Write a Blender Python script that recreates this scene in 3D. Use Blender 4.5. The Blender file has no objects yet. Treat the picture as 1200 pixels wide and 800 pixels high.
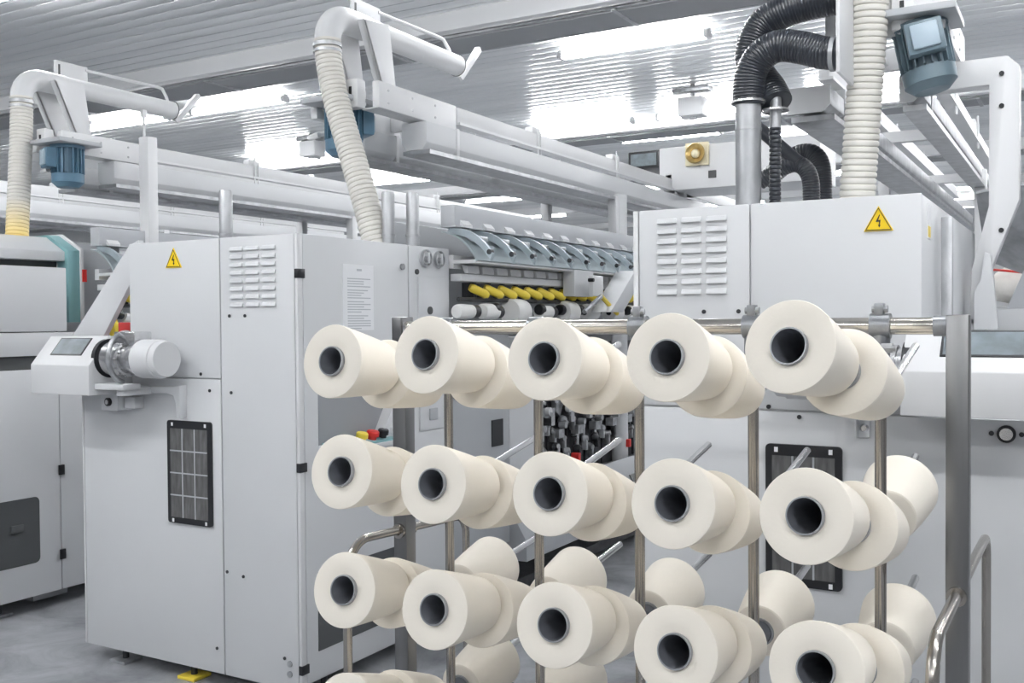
import bpy, bmesh, math, random
from mathutils import Vector, Matrix
random.seed(7)
C = bpy.context.scene.collection
R = math.radians

# ------------------------------------------------------------------ materials
def mat(name, col, rough=0.5, metal=0.0, emit=None, es=0.0, noise=None, bump=None, spec=0.5, coat=0.0):
    m = bpy.data.materials.new(name); m.use_nodes = True
    nt = m.node_tree; b = nt.nodes['Principled BSDF']
    b.inputs['Base Color'].default_value = (*col, 1)
    b.inputs['Roughness'].default_value = rough
    b.inputs['Metallic'].default_value = metal
    b.inputs['Specular IOR Level'].default_value = spec
    b.inputs['Coat Weight'].default_value = coat
    if emit:
        b.inputs['Emission Color'].default_value = (*emit, 1)
        b.inputs['Emission Strength'].default_value = es
    tc = nt.nodes.new('ShaderNodeTexCoord')
    if noise:                                    # (scale, amount, stretch xyz)
        sc, amt, st = noise
        mp = nt.nodes.new('ShaderNodeMapping'); mp.inputs['Scale'].default_value = st
        nz = nt.nodes.new('ShaderNodeTexNoise'); nz.inputs['Scale'].default_value = sc; nz.inputs['Detail'].default_value = 5
        rp = nt.nodes.new('ShaderNodeValToRGB')
        rp.color_ramp.elements[0].position = .3; rp.color_ramp.elements[1].position = .72
        rp.color_ramp.elements[0].color = (*[c*(1-amt) for c in col], 1)
        rp.color_ramp.elements[1].color = (*[min(1, c*(1+amt)) for c in col], 1)
        nt.links.new(tc.outputs['Object'], mp.inputs['Vector']); nt.links.new(mp.outputs[0], nz.inputs['Vector'])
        nt.links.new(nz.outputs['Fac'], rp.inputs[0]); nt.links.new(rp.outputs[0], b.inputs['Base Color'])
    if bump:                                     # (kind, scale, strength)
        kind, sc, stg = bump
        if kind == 'wave':
            t = nt.nodes.new('ShaderNodeTexWave'); t.bands_direction = 'Y'; t.inputs['Scale'].default_value = sc
            t.inputs['Distortion'].default_value = 1.5
        else:
            t = nt.nodes.new('ShaderNodeTexNoise'); t.inputs['Scale'].default_value = sc
        bp = nt.nodes.new('ShaderNodeBump'); bp.inputs['Strength'].default_value = stg; bp.inputs['Distance'].default_value = .002
        nt.links.new(tc.outputs['Object'], t.inputs['Vector'])
        nt.links.new(t.outputs['Fac'], bp.inputs['Height']); nt.links.new(bp.outputs[0], b.inputs['Normal'])
    return m

PAINT = mat('painted_light_grey', (.645, .655, .67), .42, noise=(1.2, .02, (1, 1, 1)))
PAINTW = mat('painted_white', (.69, .695, .705), .4, noise=(2, .02, (1, 1, 1)))
PAINTG = mat('painted_mid_grey', (.42, .435, .455), .45, noise=(2, .04, (1, 1, 1)))
PAINTG2 = mat('painted_cool_grey', (.50, .515, .54), .42, noise=(2, .03, (1, 1, 1)))
RECESS = mat('recess_grey', (.30, .31, .325), .5)
TEAL = mat('painted_teal', (.21, .40, .42), .4, noise=(3, .04, (1, 1, 1)))
BLUEGREY = mat('blue_grey_cast', (.40, .46, .50), .38, .35, noise=(9, .12, (1, 1, 1)))
BLUEW = mat('pale_blue_sheet', (.40, .455, .48), .35, .3)
MOTORB = mat('motor_blue', (.085, .175, .255), .42, noise=(12, .1, (1, 1, 1)))
MOTORG = mat('motor_blue_grey', (.13, .185, .22), .42, noise=(12, .1, (1, 1, 1)))
MOTORL = mat('motor_lid_blue_grey', (.36, .45, .52), .4)
BLACK = mat('black_plastic', (.012, .013, .016), .4)
RUBBER = mat('black_flex_hose', (.022, .026, .034), .3, coat=.2)
DARKG = mat('dark_grey_panel', (.072, .077, .08), .5, noise=(3, .1, (1, 1, 1)))
MESHG = mat('filter_mesh', (.105, .105, .105), .6, noise=(60, .35, (1, 1, .2)))
STEEL = mat('brushed_steel', (.42, .395, .365), .25, 1.0)
POSTST = mat('dull_steel', (.245, .245, .25), .33, 1.0, noise=(16, .16, (1, 1, .10)))
RAILST = mat('polished_rail_steel', (.62, .585, .53), .2, 1.0, noise=(10, .03, (.1, 1, 1)))
ZINC = mat('zinc_clamp_metal', (.30, .31, .325), .38, .85, noise=(25, .2, (1, 1, 1)))
GALV = mat('galvanised_steel', (.44, .45, .465), .42, .75, noise=(16, .18, (1, 1, .5)))
CHROME = mat('machined_metal', (.68, .68, .69), .25, 1.0, noise=(25, .1, (1, 1, 1)))
CAST = mat('cast_grey_metal', (.43, .44, .455), .38, .7, noise=(20, .3, (1, 1, 1)))
DARKM = mat('dark_oily_metal', (.045, .047, .052), .4, .4, noise=(20, .4, (1, 1, 1)))
YARN = mat('cream_yarn', (.90, .845, .752), .85, noise=(5, .02, (1, 1, 1)), bump=('wave', 140, .12), spec=.15)
WYARN = mat('white_yarn', (.85, .845, .83), .85, bump=('wave', 150, .1), spec=.15)
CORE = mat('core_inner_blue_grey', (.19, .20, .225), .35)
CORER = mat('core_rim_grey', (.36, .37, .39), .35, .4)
YELLOW = mat('sign_yellow', (.90, .62, .01), .45)
YEL2 = mat('yellow_plastic', (.86, .66, .07), .4)
RED = mat('red_plastic', (.66, .035, .03), .4)
GREENP = mat('green_plastic', (.02, .09, .055), .4)
ORANGE = mat('orange_plastic', (.85, .36, .03), .45)
PAPER = mat('paper', (.86, .87, .89), .6)
PRINT = mat('paper_print', (.52, .535, .57), .7)
SCREEN = mat('screen_glass', (.14, .17, .19), .4, noise=(14, .35, (1, 1, 1)))
CREAMP = mat('cream_painted_plate', (.80, .73, .52), .5)
BRASS = mat('brass', (.62, .46, .2), .35, .8)
SACK = mat('white_woven_sack', (.74, .72, .68), .75, noise=(10, .12, (1, 1, 1)), bump=('noise', 14, .8))
HOSEW = mat('ribbed_white_hose', (.70, .68, .635), .5, noise=(7, .09, (1, 1, .4)))
TUBE = mat('fluorescent_tube', (1, 1, 1), .4, emit=(.98, .99, 1.0), es=100)
WALLM = mat('wall_paint', (.86, .87, .88), .6)

def hose_yellow_material():
    m = HOSEW.copy(); m.name = 'ribbed_hose_yellowed_at_foot'; nt = m.node_tree; b = nt.nodes['Principled BSDF']
    old = b.inputs['Base Color'].links[0].from_socket
    geo = nt.nodes.new('ShaderNodeNewGeometry'); sx = nt.nodes.new('ShaderNodeSeparateXYZ')
    mr = nt.nodes.new('ShaderNodeMapRange'); mr.inputs['From Min'].default_value = 2.46; mr.inputs['From Max'].default_value = 2.22
    mx = nt.nodes.new('ShaderNodeMix'); mx.data_type = 'RGBA'
    nt.links.new(geo.outputs['Position'], sx.inputs[0]); nt.links.new(sx.outputs['Z'], mr.inputs['Value'])
    nt.links.new(mr.outputs[0], mx.inputs['Factor']); nt.links.new(old, mx.inputs[6])
    mx.inputs[7].default_value = (.90, .70, .27, 1); nt.links.new(mx.outputs[2], b.inputs['Base Color'])
    return m
HOSEY = hose_yellow_material()

def ceil_material():
    m = bpy.data.materials.new('glossy_ceiling_sheet'); m.use_nodes = True; nt = m.node_tree; b = nt.nodes['Principled BSDF']
    b.inputs['Metallic'].default_value = .45; b.inputs['Roughness'].default_value = .30
    geo = nt.nodes.new('ShaderNodeNewGeometry'); mp = nt.nodes.new('ShaderNodeMapping'); mp.inputs['Scale'].default_value = (.12, 2.2, 1)
    nz = nt.nodes.new('ShaderNodeTexNoise'); nz.inputs['Scale'].default_value = 1.0; nz.inputs['Detail'].default_value = 2
    rp = nt.nodes.new('ShaderNodeValToRGB')
    rp.color_ramp.elements[0].color = (.76, .78, .80, 1); rp.color_ramp.elements[1].color = (.93, .945, .96, 1)
    rp.color_ramp.elements[0].position = .35; rp.color_ramp.elements[1].position = .65
    nt.links.new(geo.outputs['Position'], mp.inputs[0]); nt.links.new(mp.outputs[0], nz.inputs['Vector'])
    nt.links.new(nz.outputs['Fac'], rp.inputs[0]); nt.links.new(rp.outputs[0], b.inputs['Base Color'])
    return m
CEIL = ceil_material()

def floor_material():
    m = bpy.data.materials.new('sealed_concrete_floor'); m.use_nodes = True; nt = m.node_tree; b = nt.nodes['Principled BSDF']
    geo = nt.nodes.new('ShaderNodeNewGeometry')
    n1 = nt.nodes.new('ShaderNodeTexNoise'); n1.inputs['Scale'].default_value = 2.6; n1.inputs['Detail'].default_value = 8; n1.inputs['Roughness'].default_value = .65
    n1.inputs['Distortion'].default_value = .6
    rp = nt.nodes.new('ShaderNodeValToRGB')
    rp.color_ramp.elements[0].color = (.16, .165, .178, 1); rp.color_ramp.elements[1].color = (.47, .485, .51, 1)
    rp.color_ramp.elements[0].position = .3; rp.color_ramp.elements[1].position = .72
    nt.links.new(geo.outputs['Position'], n1.inputs['Vector']); nt.links.new(n1.outputs['Fac'], rp.inputs[0])
    nt.links.new(rp.outputs[0], b.inputs['Base Color'])
    n2 = nt.nodes.new('ShaderNodeTexNoise'); n2.inputs['Scale'].default_value = 6; n2.inputs['Detail'].default_value = 6
    r2 = nt.nodes.new('ShaderNodeMapRange'); r2.inputs['To Min'].default_value = .22; r2.inputs['To Max'].default_value = .5
    nt.links.new(geo.outputs['Position'], n2.inputs['Vector']); nt.links.new(n2.outputs['Fac'], r2.inputs[0]); nt.links.new(r2.outputs[0], b.inputs['Roughness'])
    return m
FLOOR = floor_material()

# ------------------------------------------------------------------ mesh builder
class MB:
    def __init__(s): s.bm = bmesh.new()
    def _poly(s, vs):
        try: return s.bm.faces.new(vs)
        except ValueError: return None
    def prism(s, pts, ax, a0, a1, bev=0):
        def P(p, a):
            return {'x': (a, p[0], p[1]), 'y': (p[0], a, p[1]), 'z': (p[0], p[1], a)}[ax]
        A = [s.bm.verts.new(P(p, a0)) for p in pts]; B = [s.bm.verts.new(P(p, a1)) for p in pts]
        fs = [s._poly(A), s._poly(B[::-1])]
        n = len(pts)
        for i in range(n): fs.append(s._poly([A[i], B[i], B[(i+1) % n], A[(i+1) % n]]))
        fs = [f for f in fs if f]
        bmesh.ops.recalc_face_normals(s.bm, faces=fs)
        if bev:
            es = list({e for f in fs for e in f.edges})
            bmesh.ops.bevel(s.bm, geom=es, offset=bev, segments=2, profile=.5, affect='EDGES', clamp_overlap=True)
        return s
    def box(s, x0, x1, y0, y1, z0, z1, bev=0):
        return s.prism([(x0, y0), (x1, y0), (x1, y1), (x0, y1)], 'z', z0, z1, bev)
    def sweep(s, pts, r, seg=14, caps=True):
        pts = [Vector(p) for p in pts]; n = len(pts)
        rr = r if isinstance(r, (list, tuple)) else [r]*n
        T = []
        for i in range(n):
            t = (pts[min(i+1, n-1)] - pts[max(i-1, 0)])
            T.append(t.normalized() if t.length > 1e-9 else (T[-1] if T else Vector((0, 0, 1))))
        up = Vector((0, 0, 1)) if abs(T[0].z) < .9 else Vector((1, 0, 0))
        N = (up - T[0]*up.dot(T[0])).normalized(); rings = []
        for i in range(n):
            if i: N = (N - T[i]*N.dot(T[i])).normalized()
            B = T[i].cross(N)
            rings.append([s.bm.verts.new(pts[i] + (N*math.cos(2*math.pi*k/seg) + B*math.sin(2*math.pi*k/seg))*rr[i]) for k in range(seg)])
        for a, b in zip(rings, rings[1:]):
            for k in range(seg): s._poly([a[k], a[(k+1) % seg], b[(k+1) % seg], b[k]])
        if caps: s._poly(rings[0][::-1]); s._poly(rings[-1])
        return s
    def cyl(s, p0, p1, r, seg=20): return s.sweep([p0, p1], r, seg)
    def lathe(s, prof, p0, d, seg=32):
        """prof: (radius, distance along d); open ends are capped when radius is not zero"""
        p0 = Vector(p0); d = Vector(d).normalized()
        return s.sweep_rings([(p0 + d*t, r) for r, t in prof], d, seg)
    def sweep_rings(s, cr, d, seg):
        up = Vector((0, 0, 1)) if abs(d.z) < .9 else Vector((1, 0, 0))
        N = (up - d*up.dot(d)).normalized(); B = d.cross(N); rings = []
        for c, r in cr:
            if r < 1e-6: rings.append([s.bm.verts.new(c)])
            else: rings.append([s.bm.verts.new(c + (N*math.cos(2*math.pi*k/seg) + B*math.sin(2*math.pi*k/seg))*r) for k in range(seg)])
        for a, b in zip(rings, rings[1:]):
            for k in range(seg):
                k2 = (k+1) % seg
                if len(a) == 1 and len(b) > 1: s._poly([a[0], b[k2], b[k]])
                elif len(b) == 1 and len(a) > 1: s._poly([a[k], a[k2], b[0]])
                elif len(a) > 1: s._poly([a[k], a[k2], b[k2], b[k]])
        return s
    def ball(s, c, r, sx=1, sy=1, sz=1, u=16, v=10):
        M = Matrix.Translation(Vector(c)) @ Matrix.Diagonal((r*sx, r*sy, r*sz, 1))
        bmesh.ops.create_uvsphere(s.bm, u_segments=u, v_segments=v, radius=1, matrix=M); return s
    def xform(s, M): bmesh.ops.transform(s.bm, matrix=M, verts=s.bm.verts); return s
    def build(s, name, m, parent=None, loc=None, smooth=35, label=None):
        me = bpy.data.meshes.new(name)
        off = Vector(loc) if loc is not None else (wl(parent) if parent else Vector((0, 0, 0)))
        bmesh.ops.translate(s.bm, verts=s.bm.verts, vec=-off)
        bmesh.ops.recalc_face_normals(s.bm, faces=s.bm.faces)
        s.bm.to_mesh(me); s.bm.free(); me.materials.append(m)
        me.shade_smooth(); me.set_sharp_from_angle(angle=R(smooth))
        o = bpy.data.objects.new(name, me); C.objects.link(o)
        if parent: o.parent = parent; o.location = off - wl(parent)
        else: o.location = off
        if label: o['label'] = label
        return o

def wl(o):
    v = Vector((0, 0, 0))
    while o: v += o.location; o = o.parent
    return v

def empty(name, loc, label, cat, group=None):
    o = bpy.data.objects.new(name, None); C.objects.link(o); o.location = loc; o.empty_display_size = .1
    tag(o, label, cat, group); return o
def tag(o, label, cat, group=None):
    o['label'] = label; o['category'] = cat
    if group: o['group'] = group
    return o
def copy_tree(o, parent=None):
    c = o.copy(); C.objects.link(c); c.parent = parent
    for ch in list(o.children): copy_tree(ch, c)
    return c
def structure(o): o['kind'] = 'structure'; return o
def B(*a, bev=0): return MB().box(*a, bev=bev)

def bez(p0, p1, p2, p3, n):
    p0, p1, p2, p3 = map(Vector, (p0, p1, p2, p3)); out = []
    for i in range(n+1):
        t = i/n; u = 1-t
        out.append(p0*u**3 + p1*3*u*u*t + p2*3*u*t*t + p3*t**3)
    return out
def resample(path, step):
    path = [Vector(p) for p in path]; out = [path[0]]; d = 0
    L = sum((b-a).length for a, b in zip(path, path[1:])); n = max(2, int(L/step)); step = L/n; need = step
    for a, b in zip(path, path[1:]):
        l = (b-a).length; pos = 0
        while need <= l - pos + 1e-9 and len(out) < n:
            pos += need; out.append(a + (b-a)*(pos/l)); need = step
        need -= (l - pos)
    out.append(path[-1]); return out
def ribbed(path, r, pitch, depth, seg=22):
    """a hose: bulging rings with a narrow groove between them"""
    pts = resample(path, pitch/5); rr = []
    shape = [-1, -.12, 0, 0, -.12]
    for i in range(len(pts)): rr.append(r + depth*shape[i % 5])
    return MB().sweep(pts, rr, seg)

# ------------------------------------------------------------------ camera
cam = bpy.data.cameras.new('camera'); co = bpy.data.objects.new('camera', cam); C.objects.link(co)
cam.sensor_width = 36; cam.lens = 36*1172/1200; cam.clip_end = 200
co.matrix_world = Matrix.Translation((0, 0, 1.65)) @ Matrix.Rotation(R(29.75), 4, 'Z') @ Matrix.Rotation(R(88.8), 4, 'X') @ Matrix.Rotation(R(-.43), 4, 'Z')
bpy.context.scene.camera = co

# ------------------------------------------------------------------ setting
FZ = -.03
structure(B(-26, 9, -9, 31, FZ-.2, FZ).build('floor', FLOOR))
CZ = 4.4
def ceiling():
    bm = bmesh.new(); P = .175; prof = []
    y = -9.0
    while y < 31:
        prof += [(y, .014), (y+.005, .012), (y+.009, 0.0)]
        for k in range(1, 8):
            t = k/8; prof.append((y+.009+(P-.018)*t, -.005*4*t*(1-t)))
        prof += [(y+P-.009, 0.0), (y+P-.005, .012)]
        y += P
    L = [bm.verts.new((-26, a, CZ+b)) for a, b in prof]; Rr = [bm.verts.new((9, a, CZ+b)) for a, b in prof]
    for i in range(len(prof)-1): bm.faces.new([L[i], L[i+1], Rr[i+1], Rr[i]])
    me = bpy.data.meshes.new('ceiling'); bm.to_mesh(me); bm.free(); me.materials.append(CEIL)
    me.shade_smooth(); me.set_sharp_from_angle(angle=R(25))
    o = bpy.data.objects.new('ceiling', me); C.objects.link(o); structure(o)
    m = MB().box(-26, 9, -9, 31, CZ+.03, CZ+.15).build('ceiling_slab', WALLM); m.parent = o
ceiling()
structure(B(-26.2, 9.2, 31, 31.2, FZ-.2, CZ+.2).build('wall_back', WALLM))
structure(B(-26.2, -26, -9, 31, FZ-.2, CZ+.2).build('wall_left', WALLM))
# beams under the roof sheet, running across the hall
for i, y in enumerate((7.5, 12.75, 17.2, 21.6, 26.0)):
    structure(MB().box(-26, 9, y, y+.12, CZ-.165, CZ+.03, .006).build('trim_%d' % (i+1), PAINTW))
nm = ['nearest the camera, above the middle suction pipe', 'beyond the white hung boxes', 'in the far part of the hall']
for i, y in enumerate((7.5, 12.75, 17.2)):
    t = empty('cable_tray', (-8, y+.45, CZ-.2), 'dark cable tray with bright conduit, ' + nm[i], 'cable tray', 'cable trays along the ceiling beams')
    MB().prism([(y+.2, CZ-.19), (y+.2, CZ-.12), (y+.205, CZ-.12), (y+.205, CZ-.185), (y+.62, CZ-.185), (y+.62, CZ-.12), (y+.625, CZ-.12), (y+.625, CZ-.19)], 'x', -26, 9).build('tray', RECESS, t)
    MB().cyl((-26, y+.17, CZ-.16), (9, y+.17, CZ-.16), .018, 10).build('conduit', CHROME, t, label='bright metal conduit')
    MB().cyl((-26, y+.72, CZ-.15), (9, y+.72, CZ-.15), .025, 10).build('conduit', PAINTG, t)
    for x in (-10.5, -8.1, -5.8, -3.4, -1.1): MB().box(x, x+.04, y+.13, y+.66, CZ-.20, CZ-.19).build('hanger', GALV, t); MB().box(x, x+.03, y+.63, y+.65, CZ-.19, CZ+.01).build('hanger', GALV, t)

# ------------------------------------------------------------------ fluorescent lights
def make_light(loc, label):
    x, y, z = loc
    t = empty('fluorescent_light', loc, label, 'ceiling light', 'fluorescent ceiling lights')
    b = MB(); b.prism([(y-.022, z+.035), (y-.022, z+.085), (y+.022, z+.085), (y+.022, z+.035)], 'x', x-.78, x+.78)
    b.box(x-.5, x-.47, y-.012, y+.012, z+.08, CZ); b.box(x+.47, x+.5, y-.012, y+.012, z+.08, CZ)
    b.build('housing', PAINTW, t)
    for dy in (-.036, .036): MB().cyl((x-.73, y+dy, z+.022), (x+.73, y+dy, z+.016), .017, 10).build('tube', TUBE, t)
    for sx in (-1, 1): MB().box(x+sx*.755-.022, x+sx*.755+.022, y-.058, y+.058, z-.005, z+.06, .004).build('end_cap', PAINTW, t)
    return t
LIGHTS = [(-3.79, 9.0, 'long bright fluorescent light between the middle suction pipe and the black hoses'),
          (-8.97, 9.0, 'fluorescent light seen behind the left suction pipe end'),
          (-10.97, 9.0, 'fluorescent light just under the left suction pipe, beside its leg plate'),
          (-7.1, 5.0, 'fluorescent light cut by the top edge above the left suction pipe'),
          (-5.98, 12.4, 'fluorescent light above the middle overhead rail, below the longest one'),
          (-4.1, 12.4, 'fluorescent light left of the galvanised duct'),
          (-11.4, 12.4, 'fluorescent light beside the white box left of the middle hose'),
          (-11.2, 15.4, 'small far fluorescent light right of the middle hose'),
          (-14.0, 15.4, 'small far fluorescent light above the left overhead rails'),
          (-11.2, 18.9, 'small far fluorescent light below the middle rail beam'),
          (-2.2, 12.4, 'fluorescent light behind the right overhead channel'),
          (-3.6, 15.4, 'far fluorescent light just above the black elbow hoses'),
          (-5.2, 13.75, 'fluorescent light beyond the cable tray, left of the galvanised duct and above the horn')]
proto = make_light((0, 0, 4.26), '')
first = True
def add_light(x, y, label):
    global first
    o = proto if first else copy_tree(proto)
    first = False
    o.location = (x, y, 4.26); o['label'] = label
for x, y, l in LIGHTS: add_light(x, y, l)
for y, xs in ((5.5, (-13, -3.4, .4)), (2.35, (-8.5, .1, 2.2)), (.5, (-5.2, -3.4)), (-.6, (-6.5, 1.0, 3.0)), (-3.8, (-5, -2, 1)), (9.0, (-16, .2, 3)), (12.4, (-16, .5, 4)), (15.4, (-18, .5, 4)), (18.9, (-16, -7, -3.2, .5)), (22.5, (-17, -12, -7, -2)), (26, (-15, -9, -3))):  # unseen lamps around the camera are added to light machine fronts and packages
    for x in xs: add_light(x, y, 'white fluorescent tube light under the ribbed ceiling, added to light the hall')

# ------------------------------------------------------------------ shared machine pieces
def triangle_sign(parent, x, z, y, s):
    h = s*.88
    sg = MB().prism([(x-s/2, z), (x+s/2, z), (x, z+h)], 'y', y-.004, y).build('warning_sign', YELLOW, parent, label='yellow triangular high voltage sign')
    k = .86; c = z+h/3; w = MB()
    def tri(f): return [(x-s/2*f, c-h/3*f), (x+s/2*f, c-h/3*f), (x, c+2*h/3*f)]
    a, b = tri(.90), tri(.82)
    for i in range(3):
        j = (i+1) % 3; w.prism([a[i], a[j], b[j], b[i]], 'y', y-.0055, y-.003)
    u = s*.1
    w.prism([(x+u*.35, c+u*2.9), (x-u*.9, c+u*.35), (x-u*.25, c+u*.2), (x-u*.2, c+u*.55), (x+u*.5, c+u*2.6)], 'y', y-.0055, y-.003)
    w.prism([(x-u*.25, c+u*.75), (x+u*.75, c+u*.95), (x+u*.55, c+u*.35), (x-u*.1, c+u*.25)], 'y', y-.0055, y-.003)
    w.prism([(x+u*.75, c+u*.95), (x+u*.45, c-u*.9), (x+u*.15, c-u*.9), (x+u*.3, c+u*.8)], 'y', y-.0055, y-.003)
    w.prism([(x-u*.15, c-u*.8), (x+u*.75, c-u*.8), (x+u*.32, c-u*1.75)], 'y', y-.0055, y-.003)
    w.build('sign_mark', BLACK, sg)

def louvers(parent, x0, x1, z0, z1, y):
    n = 8; w = (x1-x0)/3
    for r in range(n):
        for c in range(3):
            a = x0 + w*c + w*.09; b = a + w*.80; zz = z1 - (z1-z0)*(r+.5)/n
            m = MB(); m.prism([(y+.001, zz+.012), (y-.004, zz+.009), (y-.011, zz-.007), (y+.001, zz-.007)], 'x', a, b, .0015)
            m.build('vent_louver', PAINT, parent)

def filter_grille(parent, x0, x1, z0, z1, y):
    b = MB(); t = .022
    pts = []
    def ring(a0, a1, c0, c1, r):
        o = []
        for cx, cz, s in ((a1-r, c1-r, 0), (a0+r, c1-r, 90), (a0+r, c0+r, 180), (a1-r, c0+r, 270)):
            for k in range(5): o.append((cx+r*math.cos(R(s+k*22.5)), cz+r*math.sin(R(s+k*22.5))))
        return o
    b.prism(ring(x0, x1, z0, z1, .014), 'y', y-.012, y)
    f = b.build('filter_frame', BLACK, parent)
    iz0, iz1 = z0+t*1.3, z1-t*1.7
    g = MB().box(x0+t, x1-t, y-.0135, y-.010, iz0, iz1).build('filter_mesh', MESHG, f)
    s = MB()
    for k in (1, 2): xx = x0+t+(x1-x0-2*t)*k/3; s.box(xx-.003, xx+.003, y-.0155, y-.0125, iz0, iz1)
    for k in (1, 2, 3): zz = iz0+(iz1-iz0)*k/4; s.box(x0+t, x1-t, y-.016, y-.0125, zz-.003, zz+.003)
    s.build('filter_bar', PAINTG, f)
    for sx in (x0+.035, x1-.035):
        for sz in (z0+.013, z1-.018):
            MB().box(sx-.006, sx+.006, y-.0135, y-.011, sz-.008, sz+.008).build('clip_hole', PAPER, f)

def screw(parent, x, z, y): MB().cyl((x, y-.004, z), (x, y+.002, z), .0075, 10).build('screw', DARKM, parent)

def console(parent, xo, s, dz=0.0, bracket=True):
    """xo: end of the console away from the drum; s=+1 when the drum lies toward +x"""
    X = lambda d: xo + s*d
    def bx(m, a, b, *r, bev=0): x0, x1 = sorted((X(a), X(b))); return m.box(x0, x1, *r, bev=bev)
    def pr(m, pts, a, b, bev=0): x0, x1 = sorted((X(a), X(b))); return m.prism(pts, 'x', x0, x1, bev)
    h = MB(); pr(h, [(3.03, 1.318+dz), (3.03, 1.456+dz*.8), (3.14, 1.59+dz*.25), (3.275, 1.59+dz*.25), (3.275, 1.318+dz)], 0, .425, .004)
    hs = h.build('console_housing', PAINTW, parent)
    n = Vector((0, -.134+dz*.55, .11)).normalized()           # slope of the screen face
    d = Vector((0, .11, .134-dz*.55)).normalized(); p = Vector((0, 3.03, 1.456+dz*.8))
    m = MB()
    def slope(mm, a, b, u0, u1, h0, h1):
        x0, x1 = sorted((X(a), X(b)))
        pts = [p+d*u0+n*h0, p+d*u1+n*h0, p+d*u1+n*h1, p+d*u0+n*h1]
        mm.prism([(q.y, q.z) for q in pts], 'x', x0, x1)
    slope(m, .10, .325, .058, .160, -.002, .004); m.build('screen_bezel', BLACK, hs)
    m = MB(); slope(m, .107, .318, .064, .154, .003, .0048); m.build('screen', SCREEN, hs)
    cz, cy = 1.487, 3.15
    ar = MB(); ar.lathe([(.0, -.02), (.092, -.02), (.092, .004), (0, .004)], (X(.425), cy, cz), (s, 0, 0)); ar.build('drum_opening', BLACK, hs)
    dr = MB(); prof = [(0, 0), (.072, 0), (.072, .02), (.082, .022), (.082, .07), (.076, .072), (.076, .09), (.083, .092), (.083, .125), (.070, .13), (.070, .20), (.078, .202), (.078, .232), (0, .232)]
    dr.lathe(prof, (X(.425), cy, cz), (s, 0, 0)); db = dr.build('coupling_drum', CHROME, parent)
    m = MB()
    for k in range(14):
        a = 2*math.pi*k/14; m.ball((X(.525+.03), cy+.0845*math.cos(a), cz+.0845*math.sin(a)), .005, u=8, v=6)
    m.build('bolt', CAST, db)
    m = MB(); bx(m, .50, .64, cy-.04, cy+.06, cz+.06, cz+.125, bev=.006); m.build('junction_block', CHROME, db)
    m = MB(); m.lathe([(0, 0), (.086, 0), (.089, .004), (.089, .118), (.084, .12), (.082, .148), (.079, .152), (0, .152)], (X(.655), cy, cz), (s, 0, 0), 40)
    m.build('drum_cap', PAINTW, db, label='plain white end cap')
    arc = [(X(.53+.012*math.sin(a)), cy-.105*math.sin(a), cz+.005+.115*math.cos(a)) for a in [R(k) for k in range(-10, 171, 9)]]
    MB().sweep(arc, .012, 10).build('conduit', CAST, parent, label='grey bent cable conduit over the drum')
    if not bracket: return
    m = MB(); bx(m, .33, .62, 3.06, 3.16, 1.345, 1.372, bev=.004)
    x0, x1 = sorted((X(.52), X(.80)))
    m.prism([(X(.45), 1.352), (X(.45), 1.318), (X(.70), 1.325), (X(.745), 1.315), (X(.762), 1.28), (X(.765), 1.215), (X(.79), 1.21), (X(.79), 1.362), (X(.74), 1.355)], 'y', 3.235, 3.279, .003)
    bx(m, .55, .60, 3.08, 3.25, 1.318, 1.352, bev=.003)
    m.build('support_bracket', PAINT, parent)
    m = MB(); bx(m, .30, .42, 3.19, 3.275, 1.235, 1.318, bev=.005); bx(m, .43, .50, 3.22, 3.279, 1.245, 1.30, bev=.004)
    kb = m.build('switch_box', PAINT, parent)
    m = MB(); m.lathe([(0, -.012), (.02, -.012), (.02, 0), (0, 0)], (X(.36), 3.19, 1.276), (0, 1, 0), 20); m.build('knob', BLACK, kb)
    m = MB(); m.lathe([(0, -.016), (.012, -.016), (.012, -.01), (0, -.01)], (X(.36), 3.19, 1.276), (0, 1, 0), 20); m.build('knob_face', CHROME, kb)

def foot(parent, x, y, col=None):
    MB().cyl((x, y, FZ+.012), (x, y, .06), .016, 12).build('leveling_foot', DARKM, parent)
    MB().box(x-.055, x+.055, y-.055, y+.055, FZ, FZ+.016, .003).build('foot_plate', col or CAST, parent)

F = 3.277
# ------------------------------------------------------------------ middle machine head (left of the rack)
M2 = empty('winding_machine', (-3.5, 4.2, 0), 'large light grey winding machine left of the yarn rack, papers on its side door', 'textile machine')
B(-3.99, -2.945, F+.012, 4.46, .06, 2.03, bev=.004).build('cabinet_body', PAINT, M2)
B(-4.36, -3.985, F+.012, 4.46, .06, 1.30, bev=.004).build('lower_body', PAINT, M2)
B(-3.995, -3.396, F, F+.013, 1.398, 2.032, bev=.003).build('front_panel', PAINT, M2)
B(-4.345, -3.398, F, F+.013, .045, 1.391, bev=.003).build('front_panel', PAINT, M2)
B(-4.362, -4.350, F, F+.03, .045, 1.30, bev=.003).build('edge_strip', PAINTW, M2)
B(-3.390, -2.951, F, F+.013, .045, 2.032, bev=.003).build('front_panel', PAINT, M2)
B(-2.946, -2.93, F-.002, F+.03, .045, 2.033, bev=.003).build('corner_post', PAINTW, M2)
B(-2.944, -2.932, F+.035, 4.088, .07, 2.032, bev=.003).build('side_door', PAINT, M2)
B(-2.944, -2.932, 4.096, 4.46, 1.36, 2.032, bev=.003).build('side_panel', PAINT, M2)
B(-2.944, -2.932, 4.096, 4.46, .07, 1.352, bev=.003).build('side_panel', PAINT, M2)
louvers(M2, -3.335, -3.045, 1.71, 1.995, F)
filter_grille(M2, -3.737, -3.452, .715, 1.196, F)
triangle_sign(M2, -3.687, 1.908, F, .105)
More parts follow.
